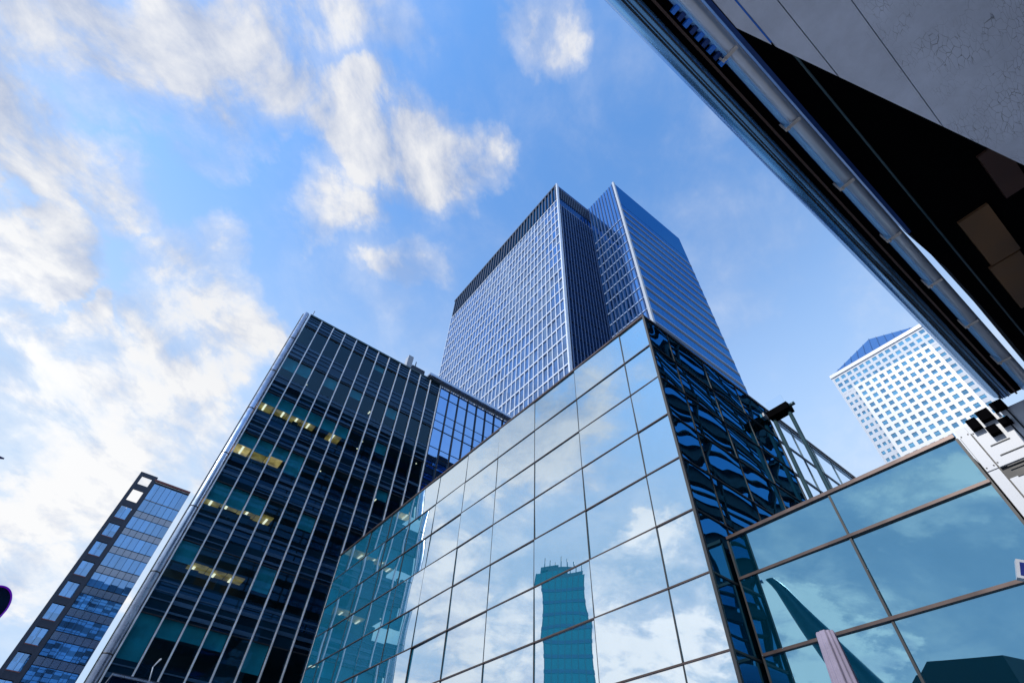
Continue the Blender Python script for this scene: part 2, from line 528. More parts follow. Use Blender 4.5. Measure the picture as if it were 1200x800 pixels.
class MB:
    """collects boxes, bars and plates; build() links them as ONE mesh object"""

    def __init__(self):
        self.v, self.f, self.smooth = [], [], []

    def poly(self, pts, sm=False):
        n = len(self.v)
        self.v += [tuple(p) for p in pts]
        self.f.append(tuple(range(n, n + len(pts))))
        self.smooth.append(sm)

    def box(self, x0, x1, y0, y1, z0, z1, M=None):
        n = len(self.v)
        ps = [(x, y, z) for z in (z0, z1) for x, y in ((x0, y0), (x1, y0), (x1, y1), (x0, y1))]
        if M is not None:
            ps = [tuple(M @ Vector(p)) for p in ps]
        self.v += ps
        for q in ((3, 2, 1, 0), (4, 5, 6, 7), (0, 1, 5, 4), (1, 2, 6, 5), (2, 3, 7, 6), (3, 0, 4, 7)):
            self.f.append(tuple(n + i for i in q))
            self.smooth.append(False)
        return self

    def tube(self, p0, p1, r0, r1=None, n=16, caps=True):
        p0, p1 = Vector(p0), Vector(p1)
        r1 = r0 if r1 is None else r1
        a = (p1 - p0).normalized()
        u = a.orthogonal().normalized()
        w = a.cross(u)
        b = len(self.v)
        for p, r in ((p0, r0), (p1, r1)):
            for i in range(n):
                t = 2 * math.pi * i / n
                self.v.append(tuple(p + u * (math.cos(t) * r) + w * (math.sin(t) * r)))
        for i in range(n):
            j = (i + 1) % n
            self.f.append((b + i, b + j, b + n + j, b + n + i))
            self.smooth.append(True)
        if caps:
            self.f.append(tuple(b + i for i in reversed(range(n))))
            self.f.append(tuple(b + n + i for i in range(n)))
            self.smooth += [False, False]
        return self

    def grid(self, fn, nu, nv, close_u=False):
        b = len(self.v)
        for j in range(nv + 1):
            for i in range(nu + (0 if close_u else 1)):
                self.v.append(tuple(fn(i / nu, j / nv)))
        w = nu if close_u else nu + 1
        for j in range(nv):
            for i in range(nu):
                i2 = (i + 1) % w
                self.f.append((b + j * w + i, b + j * w + i2, b + (j + 1) * w + i2, b + (j + 1) * w + i))
                self.smooth.append(True)
        return self

    def extrude(self, prof, x0, x1, axis='x', smooth=True):
        """closed profile of (a, b) points swept along an axis"""
        n = len(prof)
        b = len(self.v)
        for x in (x0, x1):
            for a, c in prof:
                self.v.append((x, a, c) if axis == 'x' else (a, x, c))
        for i in range(n):
            j = (i + 1) % n
            self.f.append((b + i, b + j, b + n + j, b + n + i))
            self.smooth.append(smooth)
        self.f.append(tuple(b + i for i in reversed(range(n))))
        self.f.append(tuple(b + n + i for i in range(n)))
        self.smooth += [False, False]
        return self

    def build(self, name, mat, parent=None, label=None):
        me = bpy.data.meshes.new(name)
        me.from_pydata(self.v, [], self.f)
        me.polygons.foreach_set('use_smooth', self.smooth)
        me.materials.append(mat)
        me.update()
        o = bpy.data.objects.new(name, me)
        COL.objects.link(o)
        if parent is not None:
            o.parent = parent
        if label:
            o['label'] = label
        return o


def fix_normals(o):
    import bmesh
    bm = bmesh.new()
    bm.from_mesh(o.data)
    bmesh.ops.recalc_face_normals(bm, faces=bm.faces)
    bm.to_mesh(o.data)
    bm.free()
    return o


def thing(name, label, cat, loc=(0, 0, 0), rz=0.0, group=None):
    o = bpy.data.objects.new(name, None)
    COL.objects.link(o)
    o.location = loc
    o.rotation_euler = (0, 0, rz)
    o['label'] = label
    o['category'] = cat
    if group:
        o['group'] = group
    return o


def tag(o, label, cat, group=None):
    o['label'] = label
    o['category'] = cat
    if group:
        o['group'] = group
    return o


def copy_part(o, parent, loc):
    c = o.copy()
    COL.objects.link(c)
    c.parent = parent
    c.location = loc
    return c


# rough volumes that hide things, used only to find which repeats show largest in the photo
OCC = []


def hidden(p, skip=()):
    d = Vector(p) - CAM
    for key, x0, x1, y0, y1, z1 in OCC:
        if key in skip:
            continue
        t0, t1 = 0.0, 0.999
        for o, dd, a, b in ((CAM.x, d.x, x0, x1), (CAM.y, d.y, y0, y1), (CAM.z, d.z, -1, z1)):
            if abs(dd) < 1e-9:
                if o < a or o > b:
                    t0, t1 = 1, 0
                continue
            ta, tb = (a - o) / dd, (b - o) / dd
            if ta > tb:
                ta, tb = tb, ta
            t0, t1 = max(t0, ta), min(t1, tb)
        if t0 < t1:
            return True
    return False


OCC += [('glass', 9.9, 17.3, 6.05, 30.2, 15.9), ('office', 0.6, 26.3, 36.9, 60, 40.2), ('low', 10.9, 17, 0.9, 6.0, 7.85),
        ('canopy', -3, 10.9, -6, 0.06, 8.6)]


def area(ps, skip=()):
    """pixels a quad covers in the photo, 0 where it is out of frame or hidden"""
    q = [proj(p) for p in ps]
    if any(a is None for a in q):
        return 0.0
    cx, cy = sum(a[0] for a in q) / 4, sum(a[1] for a in q) / 4
    if not (-5 < cx < 1205 and -5 < cy < 805):
        return 0.0
    c = sum((Vector(p) for p in ps), Vector()) / 4
    if hidden(c, skip):
        return 0.0
    return abs(sum(q[i][0] * q[(i + 1) % 4][1] - q[(i + 1) % 4][0] * q[i][1] for i in range(4))) / 2


def panes(parent, name, quads, mat, keep=100, skip=(), thick=0.02, rest='more_' + 'windows', loc=(0, 0, 0), tilt=0.0):
    """quads: (origin, u, v, n) in the parent's frame. The keep largest become parts of their own, the rest one part."""
    M = Matrix.Translation(parent.location) @ Matrix.Rotation(parent.rotation_euler.z, 4, 'Z')
    sc = []
    for q in quads:
        o, u, v, n = (Vector(a) for a in q)
        sc.append((area([M @ p for p in (o, o + u, o + u + v, o + v)], skip), q))
    sc.sort(key=lambda t: -t[0])
    left = MB()
    for i, (a, q) in enumerate(sc):
        o, u, v, n = (Vector(x) for x in q)
        if tilt:
            du, dv = random.gauss(0, tilt), random.gauss(0, tilt)
        else:
            du = dv = 0
        c = [o, o + u + n * du * u.length, o + u + v + n * (du * u.length + dv * v.length), o + v + n * dv * v.length]
        mb = MB() if i < keep and a > 0.5 else left
        b = len(mb.v)
        mb.v += [tuple(p) for p in c] + [tuple(p - n * thick) for p in c]
        for f in ((0, 1, 2, 3), (7, 6, 5, 4), (0, 4, 5, 1), (1, 5, 6, 2), (2, 6, 7, 3), (3, 7, 4, 0)):
            mb.f.append(tuple(b + k for k in f))
            mb.smooth.append(False)
        if mb is not left:
            m = mat(i, q) if callable(mat) else mat
            fix_normals(mb.build(name, m, parent))
    if left.v:
        m = mat(-1, None) if callable(mat) else mat
        o = fix_normals(left.build(name + '_field', m, parent))
        o['kind'] = 'stuff'


# ------------------------------------------------------------------ ground
g = MB()
g.poly([(-3000, -3000, 0), (3000, -3000, 0), (3000, 3000, 0), (-3000, 3000, 0)])
gr = g.build('ground', MT['paving'])
gr['kind'] = 'structure'

# ------------------------------------------------------------------ mirror glass block (foreground)
ROWS = [15.9 - 1.52 * i for i in range(11)]            # panel joints from the roof down
COLS = [0.0, 1.18] + [1.18 + 2.39 * i for i in range(1, 10)] + [24.26]
mg = thing('mirror_glass_building', 'large glass building with square sky reflecting panels and one sharp corner, foreground centre',
           'building', (9.9, 6.04, 0), R(1.2))


def pillow(w, h, amp):
    """one glazing panel in its own plane (x = depth, y along, z up), very slightly bowed like real sealed units"""
    mb = MB()
    mb.grid(lambda a, b: (-amp * 16 * a * (1 - a) * b * (1 - b), (1 - a) * w, b * h), 8, 8)
    n = len(mb.v)
    mb.v += [(0.03, 0, 0), (0.03, w, 0), (0.03, w, h), (0.03, 0, h)]
    mb.f.append((n, n + 1, n + 2, n + 3))
    mb.smooth.append(False)
    return mb


GAP = 0.035
meshes = {}
for ci in range(len(COLS) - 1):
    y0, y1 = COLS[ci] + GAP / 2, COLS[ci + 1] - GAP / 2
    for ri in range(len(ROWS) - 1):
        z0, z1 = ROWS[ri + 1] + GAP / 2, ROWS[ri] - GAP / 2
        wp = mg.matrix_basis @ Vector((0, (y0 + y1) / 2, (z0 + z1) / 2))
        key = (round(y1 - y0, 2), random.randrange(3))
        if key not in meshes:
            o = pillow(y1 - y0, z1 - z0, (0.0016, 0.0030, -0.0018)[key[1]]).build('glass_panel', MT['mirror'], mg)
            meshes[key] = o
        else:
            o = copy_part(meshes[key], mg, (0, 0, 0))
        o.location = (0, y0, z0)
        o.rotation_euler = (0, random.gauss(0, R(0.32)), random.gauss(0, R(0.32)))
b = MB()
b.box(0.05, 7.4, 0.06, 24.2, 0, 15.75)
b.build('core', MT['interior'], mg)
for z in ROWS:
    m = MB()
    m.box(-0.030, 0.028, 0.0, 24.26, z - 0.017, z + 0.017)
    m.build('transom', MT['bronze'], mg)
for y in COLS:
    m = MB()
    m.box(-0.012, 0.026, y - 0.018, y + 0.018, 0.5, 15.87)
    m.build('mullion', MT['seal'], mg)
m = MB()
m.box(-0.05, 0.30, -0.03, 24.3, 15.905, 15.99)
m.box(0.301, 15.4, -0.04, 0.20, 15.905, 16.0)
m.build('roof_coping', MT['bronze'], mg)
m = MB()
m.box(-0.045, 0.03, -0.045, 0.03, 0.2, 15.9)
m.build('corner_post', MT['seal'], mg)
# right face, wavy glass
XR = [0.03, 1.25] + [1.25 + 2.05 * i for i in range(1, 4)] + [7.45]
SIDE_ROWS = ROWS
smesh = {}
for ci in range(len(XR) - 1):
    for ri in range(len(SIDE_ROWS) - 1):
        x0, x1 = XR[ci] + 0.025, XR[ci + 1] - 0.025
        z0, z1 = SIDE_ROWS[ri + 1] + 0.02, SIDE_ROWS[ri] - 0.02
        mb = MB()
        amp = random.choice((0.002, 0.004, -0.003))
        mb.grid(lambda a, b2: (x0 + (x1 - x0) * a, amp * 16 * a * (1 - a) * b2 * (1 - b2), z0 + (z1 - z0) * b2), 8, 8)
        o = mb.build('glass_panel', MT['mirror_side'], mg)
for z in SIDE_ROWS[1:]:
    m = MB()
    m.box(0.04, 7.45, -0.03, 0.02, z - 0.022, z + 0.022)
    m.build('transom', MT['seal'], mg)
for x in XR[1:]:
    m = MB()
    m.box(x - 0.025, x + 0.025, -0.02, 0.018, 0.5, 15.87)
    m.build('mullion', MT['seal'], mg)
m = MB()
m.box(0.06, 7.38, 0.03, 0.055, 0, 15.7)
m.build('backing', MT['interior'], mg)

# clear glass screen that carries the right face on past the end of the block
sc = thing('glass_screen', 'clear free standing glass screen with thin dark rails at the end of the mirrored block', 'screen', (17.35, 6.2, 0), R(1.2))
SX = [0.15, 1.75, 3.35, 4.95, 6.9]
SZ = [15.78, 14.3, 12.8, 11.3, 9.8, 8.3]
for i in range(len(SX) - 1):
    for j in range(len(SZ) - 1):
        m = MB()
        m.box(SX[i] + 0.02, SX[i + 1] - 0.02, -0.012, 0.012, SZ[j + 1] + 0.02, SZ[j] - 0.02)
        m.build('glass_panel', MT['screen'], sc)
for z in SZ:
    m = MB()
    m.box(0.0, 6.9, -0.035, 0.035, z - 0.04, z + 0.04)
    m.build('rail', MT['darksteel'], sc)
for x in SX[1:]:
    m = MB()
    m.box(x - 0.022, x + 0.022, -0.03, 0.03, 0, 15.74)
    m.build('glazing_bar', MT['darksteel'], sc)
# portal of two posts
pf = thing('post_frame', 'pair of dark steel posts under a black cap before the clear glass screen', 'frame', (17.3, 6.0, 0))
for y in (0.0, -0.66):
    m = MB()
    m.tube((0, y, 0), (0, y, 15.2), 0.075, n=20)
    m.build('post', MT['darksteel'], pf)
m = MB()
m.box(-0.22, 0.22, -0.78, 0.12, 15.22, 15.52)
m.build('cap', MT['black'], pf)
m = MB()
m.box(-0.02, 0.02, -0.66, 0.05, 15.54, 16.1)
m.build('glass_plate', MT['screen'], pf)
m = MB()
m.tube((0, -0.98, 15.42), (0, -0.78, 15.42), 0.07)
m.build('knob', MT['darksteel'], pf)
m = MB()
m.box(-0.5, -0.22, 0.1, 0.3, 15.2, 15.36)
m.build('bracket', MT['white'], pf)

# ------------------------------------------------------------------ low glass building (right)
lg = thing('low_glass_building', 'low glass wing of big dark blue mirrored panels with thick bronze rails, bottom right',
           'building', (10.88, 0.92, 0))
LROWS = [7.85, 6.88, 5.35, 3.82, 2.29, 0.5]
LCOLS = [0.0, 2.5, 5.06]
for ci in range(2):
    for ri in range(5):
        y0, y1 = LCOLS[ci] + 0.02, LCOLS[ci + 1] - 0.02
        z0, z1 = LROWS[ri + 1] + 0.02, LROWS[ri] - 0.02
        o = pillow(y1 - y0, z1 - z0, (0.0015, -0.001, 0.002)[(ci + ri) % 3]).build('glass_panel', MT['mirror_low'], lg)
        o.location = (0, y0, z0)
        o.rotation_euler = (0, random.gauss(0, R(0.32)), random.gauss(0, R(0.32)))
m = MB()
m.box(0.04, 7, 0.03, 5.0, 0, 7.7)
m.build('core', MT['interior'], lg)
for i, z in enumerate(LROWS):
    m = MB()
    w = 0.028 if i else 0.036
    m.box(-0.06, 0.03, 0.0, 5.06, z - w, z + w)
    m.build('transom', MT['bronze'], lg)
for y in LCOLS:
    m = MB()
    m.box(-0.03, 0.025, y - 0.022, y + 0.022, 0, 7.79)
    m.build('mullion', MT['seal'], lg)

# white clad pier at the right end
pr = thing('white_pier', 'white metal clad pier with black vent boxes between the low glass wing and canopy', 'pier', (10.86, 0.88, 0))
PY = [0.0, -0.19, -0.75, -1.4, -2.2, -3.2]
pz = [7.95, 7.03, 6.1, 5.0, 3.9, 2.6, 0.2]
m = MB()
m.box(0.06, 2.5, -3.3, 0.0, 0, 7.8)
m.build('core', MT['seal'], pr)
for i in range(len(PY) - 1):
    for j in range(len(pz) - 1):
        m = MB()
        dzj = 0.0 if i == 0 else -0.22 * (j > 0)
        m.box(0.0, 0.05, PY[i + 1] + 0.012, PY[i] - 0.012, pz[j + 1] + 0.01 + (dzj if j < len(pz) - 2 else 0), pz[j] - 0.01 + dzj)
        m.build('cladding_panel', MT['pier'], pr)
for (y, z, w, h) in ((-0.33, 7.86, 0.16, 0.20), (-0.55, 7.93, 0.2, 0.2), (-0.80, 7.99, 0.2, 0.16), (-0.50, 7.62, 0.16, 0.16), (-0.72, 7.68, 0.16, 0.12)):
    m = MB()
    m.box(-0.12, -0.002, y - w / 2, y + w / 2, z - h / 2, z + h / 2)
    m.build('vent_box', MT['black'], pr)
m = MB()
m.tube((-0.03, -0.86, 7.9), (-0.03, -0.84, 6.2), 0.012, n=8)
m.build('cable', MT['seal'], pr)
for yy, zz in ((-0.22, 7.75), (-0.22, 7.12), (-0.70, 7.12), (-0.04, 7.78), (-0.15, 7.78), (-0.04, 7.1), (-0.15, 7.1)):
    m = MB()
    m.tube((-0.008, yy, zz), (0.0, yy, zz), 0.012, n=8)
    m.build('bolt', MT['seal'], pr)
for k in range(6):
    z = 7.42 - 0.21 * k
    m = MB()
    m.box(-0.012, -0.002, -0.60 - 0.12 * (k % 2), -0.30 - 0.02 * (k % 2), z - 0.008, z + 0.008)
    m.build('groove', MT['seal'], pr)

# ------------------------------------------------------------------ canopy overhead
HZ = 8.0
cn = thing('entrance_canopy', 'dark canopy overhead with blue metal edge, round aluminium rail and cracked pale soffit', 'canopy', (0, 0, 0))
X0, X1 = -3.0, 10.7
prof = [(0.072, 8.75), (0.075, 8.5), (0.062, 8.25), (0.035, 8.10), (-0.03, 8.03), (-0.10, 8.02), (-0.175, 8.02), (-0.175, 8.75)]
fix_normals(MB().extrude(prof, X0, X1).build('fascia', MT['fascia'], cn))
for yy in (-0.045, -0.078, -0.135):
    m = MB()
    m.box(X0, X1, yy - 0.006, yy + 0.006, 8.005, 8.06)
    m.build('fascia_seam', MT['seal'], cn)
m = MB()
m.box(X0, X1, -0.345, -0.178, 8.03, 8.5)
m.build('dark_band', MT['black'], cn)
m = MB()
m.box(X0, X1, -0.262, -0.236, 7.99, 8.028)
m.build('drip_strip', MT['brown'], cn)
m = MB()
m.box(X0, X1, -0.40, -0.348, 8.02, 8.4)
m.build('blue_channel', MT['blue_strip'], cn)
m = MB()
m.extrude([(-0.352, 8.02), (-0.362, 8.02), (-0.402, 7.905), (-0.392, 7.90)], X0, X1, smooth=False)
fix_normals(m.build('slim_rail', MT['rail_sky_glint'], cn))
m = MB()
m.tube((X0, -0.475, 7.93), (X1, -0.475, 7.93), 0.072, n=32)
m.build('round_rail', MT['alu'], cn)
m = MB()
m.box(X0, 6.15, -0.62, -0.575, 7.99, 8.3)
m.build('inner_channel', MT['blue_strip'], cn)
for k in range(-2, 8):
    x = 2.37 + 1.18 * k
    if x > X1 - 0.2:
        continue
    m = MB()
    m.box(x - 0.02, x + 0.02, -0.515, -0.345, 7.832, 7.846)
    m.box(x - 0.02, x + 0.02, -0.345, -0.325, 7.832, 8.02)
    m.tube((x, -0.36, 7.80), (x, -0.36, 7.831), 0.012, n=8)
    m.build('bracket', MT['copper'], cn)
for k in range(9):
    x = 1.62 + 0.10 * k
    m = MB()
    m.box(x - 0.026, x + 0.026, -0.375, -0.29, 7.94, 8.01)
    m.build('grating_bar', MT['blue_strip'] if k % 2 else MT['bright_blue'], cn)
# black inner soffit; beyond x=6.2 the slot beside the rail is open to the sky
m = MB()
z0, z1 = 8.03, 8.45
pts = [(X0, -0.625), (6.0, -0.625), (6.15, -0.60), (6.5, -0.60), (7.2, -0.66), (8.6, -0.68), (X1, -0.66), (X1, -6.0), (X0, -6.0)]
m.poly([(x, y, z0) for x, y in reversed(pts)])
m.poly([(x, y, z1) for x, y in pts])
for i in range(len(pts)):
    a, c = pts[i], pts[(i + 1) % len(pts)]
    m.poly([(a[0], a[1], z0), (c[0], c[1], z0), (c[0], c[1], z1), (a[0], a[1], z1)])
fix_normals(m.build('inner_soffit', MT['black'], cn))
m = MB()
m.tube((2.6, -0.865, 8.0), (X1, -0.845, 8.0), 0.013, n=10)
m.build('cable', MT['darksteel'], cn)
# pale soffit panels, cut along a slanting line


def xdiag(y):
    return 2.25 + (y + 0.62) / -1.28 * 4.02


lanes = [(-0.63, -0.765), (-0.785, -1.035), (-1.045, -1.50), (-1.51, -4.5)]
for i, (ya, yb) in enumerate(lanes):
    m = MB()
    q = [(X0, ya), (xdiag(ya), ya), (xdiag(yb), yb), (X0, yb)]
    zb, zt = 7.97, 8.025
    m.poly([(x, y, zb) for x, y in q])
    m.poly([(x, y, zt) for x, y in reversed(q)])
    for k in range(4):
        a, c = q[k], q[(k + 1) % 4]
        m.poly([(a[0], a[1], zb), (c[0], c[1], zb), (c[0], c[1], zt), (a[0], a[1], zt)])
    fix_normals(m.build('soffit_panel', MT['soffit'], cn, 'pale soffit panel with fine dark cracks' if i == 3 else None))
m = MB()
m.box(X0, xdiag(-0.775) - 0.05, -0.783, -0.767, 7.985, 8.02)
m.build('joint_strip', MT['bright_blue'], cn)
for (xa, xb, ya, yb) in ((6.5, 7.55, -1.42, -1.06), (7.58, 8.7, -1.40, -1.02), (5.75, 6.6, -1.86, -1.60)):
    m = MB()
    m.box(xa, xb, ya, yb, 7.98, 8.022)
    m.build('painted_glow_panel', MT['painted_glow'] if ya > -1.5 else MT['brown'], cn)  # brown plates added to stand for the glow behind the canopy

# ------------------------------------------------------------------ strip window building behind the canopy (seen mirrored)
bb = thing('strip_window_building', 'dark building with blue strip windows, seen mirrored in the wavy side glass', 'building', (-12, -6.2, 0))
m = MB()
m.box(0, 70, -14, -0.4, 0, 66)
m.build('core', MT['band_dark'], bb)
for k in range(22):
    z = 1.5 + 2.9 * k
    hw = (1.6, 1.9, 1.3)[k % 3]
    m = MB()
    m.box(0, 70, -0.39, -0.25, z, z + hw)
    m.build('window_strip', MT['band_glass'], bb)
    m = MB()
    m.box(0, 70, -0.39, -0.1, z + hw + 0.05, z + hw + 0.6)
    m.build('spandrel', MT['band_dark'], bb)
    m = MB()
    m.box(0, 70, -0.24, -0.15, z + hw * 0.5, z + hw * 0.5 + 0.1)
    m.build('glazing_bar', MT['band_dark'], bb)
for k in range(15):
    m = MB()
    m.box(5 * k - 0.08, 5 * k + 0.08, -0.24, -0.1, 0, 66)
    m.build('mullion', MT['band_dark'], bb)

# ------------------------------------------------------------------ dark office block
ob = thing('office_building', 'dark glass office block with bright vertical mullions and a few yellow lit floors', 'building', (1.2, 36.85, 0))
BAY = 1.275
NB = 12
WX = NB * BAY                                           # 15.3
WB = 25.2                                               # right end of the blue bays
FT = [38.5 - 4.35 * i for i in range(9)]
m = MB()
m.box(0, WB, 4.5, 18, 0, 40.0)
m.box(0, WB, 0.2, 4.5, 39.2, 40.0)
m.build('core', MT['interior'], ob)
for zt in FT:
    m = MB()
    m.box(0, WX, 0.25, 4.5, zt + 0.05, zt + 0.22)
    m.build('ceiling', MT['ceiling'], ob)
    m = MB()
    m.box(0, WX, 0.25, 4.5, zt - 2.55, zt - 2.38)
    m.build('floor_slab', MT['slab'], ob)
# spandrels with thin louvre lines
for zt in FT + [42.85]:
    a, c = zt - 4.33, zt - 2.32
    if zt > 40:
        a, c = 38.52, 40.0
    m = MB()
    m.box(0.03, WX - 0.03, 0.06, 0.12, a, c)
    sp = m.build('spandrel', MT['spandrel'], ob)
    m = MB()
    nl = 4
    for k in range(nl):
        z = a + (c - a) * (k + 0.5) / nl
        for bay in range(NB):
            if random.random() < 0.10:
                continue
            dzz = random.uniform(-0.05, 0.05)
            h = random.choice((0.03, 0.05, 0.07, 0.11))
            m.box(bay * BAY + 0.04, (bay + 1) * BAY - 0.04, 0.0, 0.058, z + dzz - h, z + dzz + h)
    m.build('louvres', MT['louvre'], sp)
    m = MB()
    m.box(0.03, WX - 0.03, 0.0, 0.10, a - 0.07, a - 0.01)
    m.build('sill', MT['seal'], ob)
# windows
wq = []
for zt in FT:
    for bay in range(NB):
        wq.append(((bay * BAY + 0.035, 0.08, zt - 2.31), (BAY - 0.07, 0, 0), (0, 0, 2.29), (0, -1, 0)))
panes(ob, 'window', wq, MT['office_glass'], 100, skip=('office',), thick=0.012)
# blinds, lit ceilings and small lamps inside
LIT = {2: (range(0, 6), 'lit'), 3: (range(0, 3), 'lit'), 4: (range(0, 4), 'lit_dim'), 5: (range(1, 4), 'lit_dim')}
for fi, (bays, mat) in LIT.items():
    for bay in bays:
        if random.random() < 0.22:
            continue
        slope = (FT[fi] - 1.6) / 36.85
        dA = (1.0 if mat == 'lit' else 1.3) / slope + random.uniform(-0.1, 0.1)
        dB = min((2.15 if mat == 'lit' else 1.9) / slope + random.uniform(-0.3, 0.3), 4.4)
        m = MB()
        m.box(bay * BAY + 0.03, (bay + 1) * BAY - 0.03, dA, dB, FT[fi] - 0.03, FT[fi] + 0.04)
        if random.random() < 0.6:                # a luminaire hung under the ceiling
            xx = bay * BAY + random.uniform(0.25, 0.8)
            n_ = MB()
            n_.box(xx, xx + 0.16, dA + 0.2, dB - 0.25, FT[fi] - 0.16, FT[fi] - 0.12)
            n_.build('luminaire', MT['downlight'], ob)
        if random.random() < 0.75:               # desk screens, cupboards and people-high clutter against the light
            xx = bay * BAY + random.uniform(0.1, 0.6)
            n_ = MB()
            n_.box(xx, xx + random.uniform(0.3, 0.6), 0.6, 0.9, FT[fi] - 2.35, FT[fi] - 2.35 + random.uniform(0.5, 1.1))
            n_.build('furniture', MT['interior'], ob)
        m.build('ceiling_light', MT[mat] if random.random() < 0.6 else MT['lit_dim'], ob)
for fi, bay, frac in ((6, 0, 1.0), (6, 1, .42), (6, 2, .38), (6, 3, .40), (2, 0, .5), (2, 1, .5), (2, 2, .5), (2, 3, .5), (2, 4, .5), (2, 5, .5),
                      (3, 0, .45), (3, 1, .5), (3, 2, .42), (3, 3, .8), (1, 0, .6), (1, 1, .55), (1, 3, .5), (4, 0, .6), (4, 1, .6), (4, 2, .55), (5, 0, .55), (5, 4, .7),
                      (6, 5, .7), (4, 5, .5), (2, 8, .45), (3, 9, .4), (1, 8, .5), (1, 5, .4), (5, 8, .35), (4, 9, .5), (0, 6, .3)):
    m = MB()
    z1 = FT[fi] - 0.02
    m.box(bay * BAY + 0.06, (bay + 1) * BAY - 0.06, 0.22, 0.24, z1 - 2.27 * frac, z1)
    m.build('blind', MT['blind'], ob)
for k in range(20):
    fi, bay, dep = random.randrange(1, 8), random.randrange(0, NB), random.uniform(0.6, 2.6)
    x = bay * BAY + random.uniform(0.3, 1.0)
    m = MB()
    if random.random() < 0.35:
        m.box(x - 0.05, x + 0.05, dep, dep + 0.45, FT[fi] + 0.0, FT[fi] + 0.03)
    else:
        m.tube((x, dep, FT[fi] + 0.0), (x, dep, FT[fi] + 0.03), 0.06, n=10)
    m.build('downlight', MT['downlight'], ob)
for i in range(NB + 1):
    m = MB()
    x = i * BAY
    m.box(x - 0.042, x + 0.042, -0.14, 0.05, 0, 39.95 if i else 40.1)
    m.build('mullion', MT['chrome'], ob)
m = MB()
m.box(-0.02, WX, -0.05, 0.3, 40.03, 40.22)
m.build('parapet', MT['darksteel'], ob)
# round metal corner tube with joint rings
m = MB()
m.tube((-0.33, 0.12, 0), (-0.33, 0.12, 40.1), 0.25, n=28)
t = m.build('corner_tube', MT['silver'], ob)
for k in range(10):
    m = MB()
    z = 36.2 - 4.35 * k
    m.tube((-0.33, 0.12, z), (-0.33, 0.12, z + 0.07), 0.262, n=28)
    m.build('ring', MT['seal'], t)
m = MB()
m.box(-0.64, -0.585, 0.10, 0.9, 0, 39.9)
m.build('edge_fin', MT['seal'], ob)
# blue coated bays at the right
NBL = 8
BW = (WB - WX - 0.1) / NBL
bq = []
for zt in FT:
    for i in range(NBL):
        x = WX + 0.1 + i * BW
        bq.append(((x + 0.04, 0.05, zt - 2.2), (BW - 0.08, 0, 0), (0, 0, 2.15), (0, -1, 0)))
        bq.append(((x + 0.04, 0.05, zt - 3.25), (BW - 0.08, 0, 0), (0, 0, 0.95), (0, -1, 0)))
        bq.append(((x + 0.04, 0.05, zt - 4.25), (BW - 0.08, 0, 0), (0, 0, 0.9), (0, -1, 0)))
        if zt == FT[0]:
            bq.append(((x + 0.04, 0.05, zt + 0.1), (BW - 0.08, 0, 0), (0, 0, 1.2), (0, -1, 0)))
panes(ob, 'blue_window', bq, MT['blue_glass'], 100, skip=('office',), thick=0.012, tilt=0.0025)
m = MB()
m.box(WX + 0.06, WB, 0.075, 0.2, 0, 39.95)
m.build('backing', MT['seal'], ob)
for i in range(NBL + 1):
    x = WX + 0.1 + i * BW
    m = MB()
    m.box(x - 0.035, x + 0.035, -0.12, 0.074, 0, 39.95)
    m.build('mullion', MT['seal'], ob)
m = MB()
m.box(13.6, WB, -0.55, 0.28, 40.25, 40.55)
m.build('roof_gutter', MT['silver'], ob)
m = MB()
m.box(11.05, 11.65, 0.4, 1.2, 40.2, 42.4)
m.build('roof_vent', MT['white_dull'], ob)
m = MB()
m.box(11.7, 13.3, 0.35, 0.9, 40.2, 41.2)
m.tube((12.1, 0.5, 41.2), (12.1, 0.5, 42.0), 0.05)
m.build('cleaning_cradle', MT['darkclad'], ob)
m = MB()
m.tube((0.2, 0.1, 40.2), (0.2, 0.1, 41.0), 0.03)
m.build('antenna', MT['seal'], ob)

# ------------------------------------------------------------------ far left building
fl = thing('apartment_building', 'narrow dark framed tower with blue windows behind the office block, far left', 'building', (-7.9, 98, 0))
W = 8.5
m = MB()
m.box(0.0, 2.7, 0.3, 1.4, 0, 43.6)
m.box(2.7, W, 0.3, 12, 0, 49.3)
m.build('core', MT['darkclad'], fl)
m = MB()
m.box(0.0, 0.55, -0.05, 0.29, 0, 50)
m.box(2.15, 2.75, -0.05, 0.29, 0, 50)
m.box(0.0, 2.75, -0.04, 0.28, 49.4, 50.05)
for k in range(17):
    z = 48.9 - 3.05 * k
    m.box(0.551, 2.149, -0.03, 0.27, z - 2.0, z - 1.02)
m.build('frame', MT['darkclad'], fl)
wq, sq = [], []
for k in range(15):
    z = 43.75 - 3.05 * k
    for i in range(2):
        wq.append(((0.58 + i * 0.79, 0.0, z - 1.95), (0.75, 0, 0), (0, 0, 1.93), (0, -1, 0)))
PW = (W - 2.8) / 6
zt = 48.9
for k in range(16):
    z = zt - 3.05 * k
    hh = 2.9 if k == 0 else 1.95
    for i in range(6):
        wq.append(((2.8 + i * PW + 0.03, 0.1, z - hh), (PW - 0.06, 0, 0), (0, 0, hh - 0.05), (0, -1, 0)))
        if k:
            sq.append(((2.8 + i * PW + 0.03, 0.12, z + 0.05), (PW - 0.06, 0, 0), (0, 0, 0.95), (0, -1, 0)))
panes(fl, 'window', wq, MT['pane_sky'], 100, thick=0.02, tilt=0.002)
panes(fl, 'spandrel', sq, MT['pane_grey'], 60, thick=0.02, tilt=0.002)
m = MB()
m.box(2.5, W, -0.1, 0.28, 49.31, 49.6)
m.build('roof_trim', MT['rust'], fl)
for k in range(14):
    m = MB()
    z = 43.75 - 3.05 * k - 1.97
    m.box(0.56, 2.14, -0.06, -0.035, z - 0.10, z)
    m.build('sill', MT['rust'], fl)

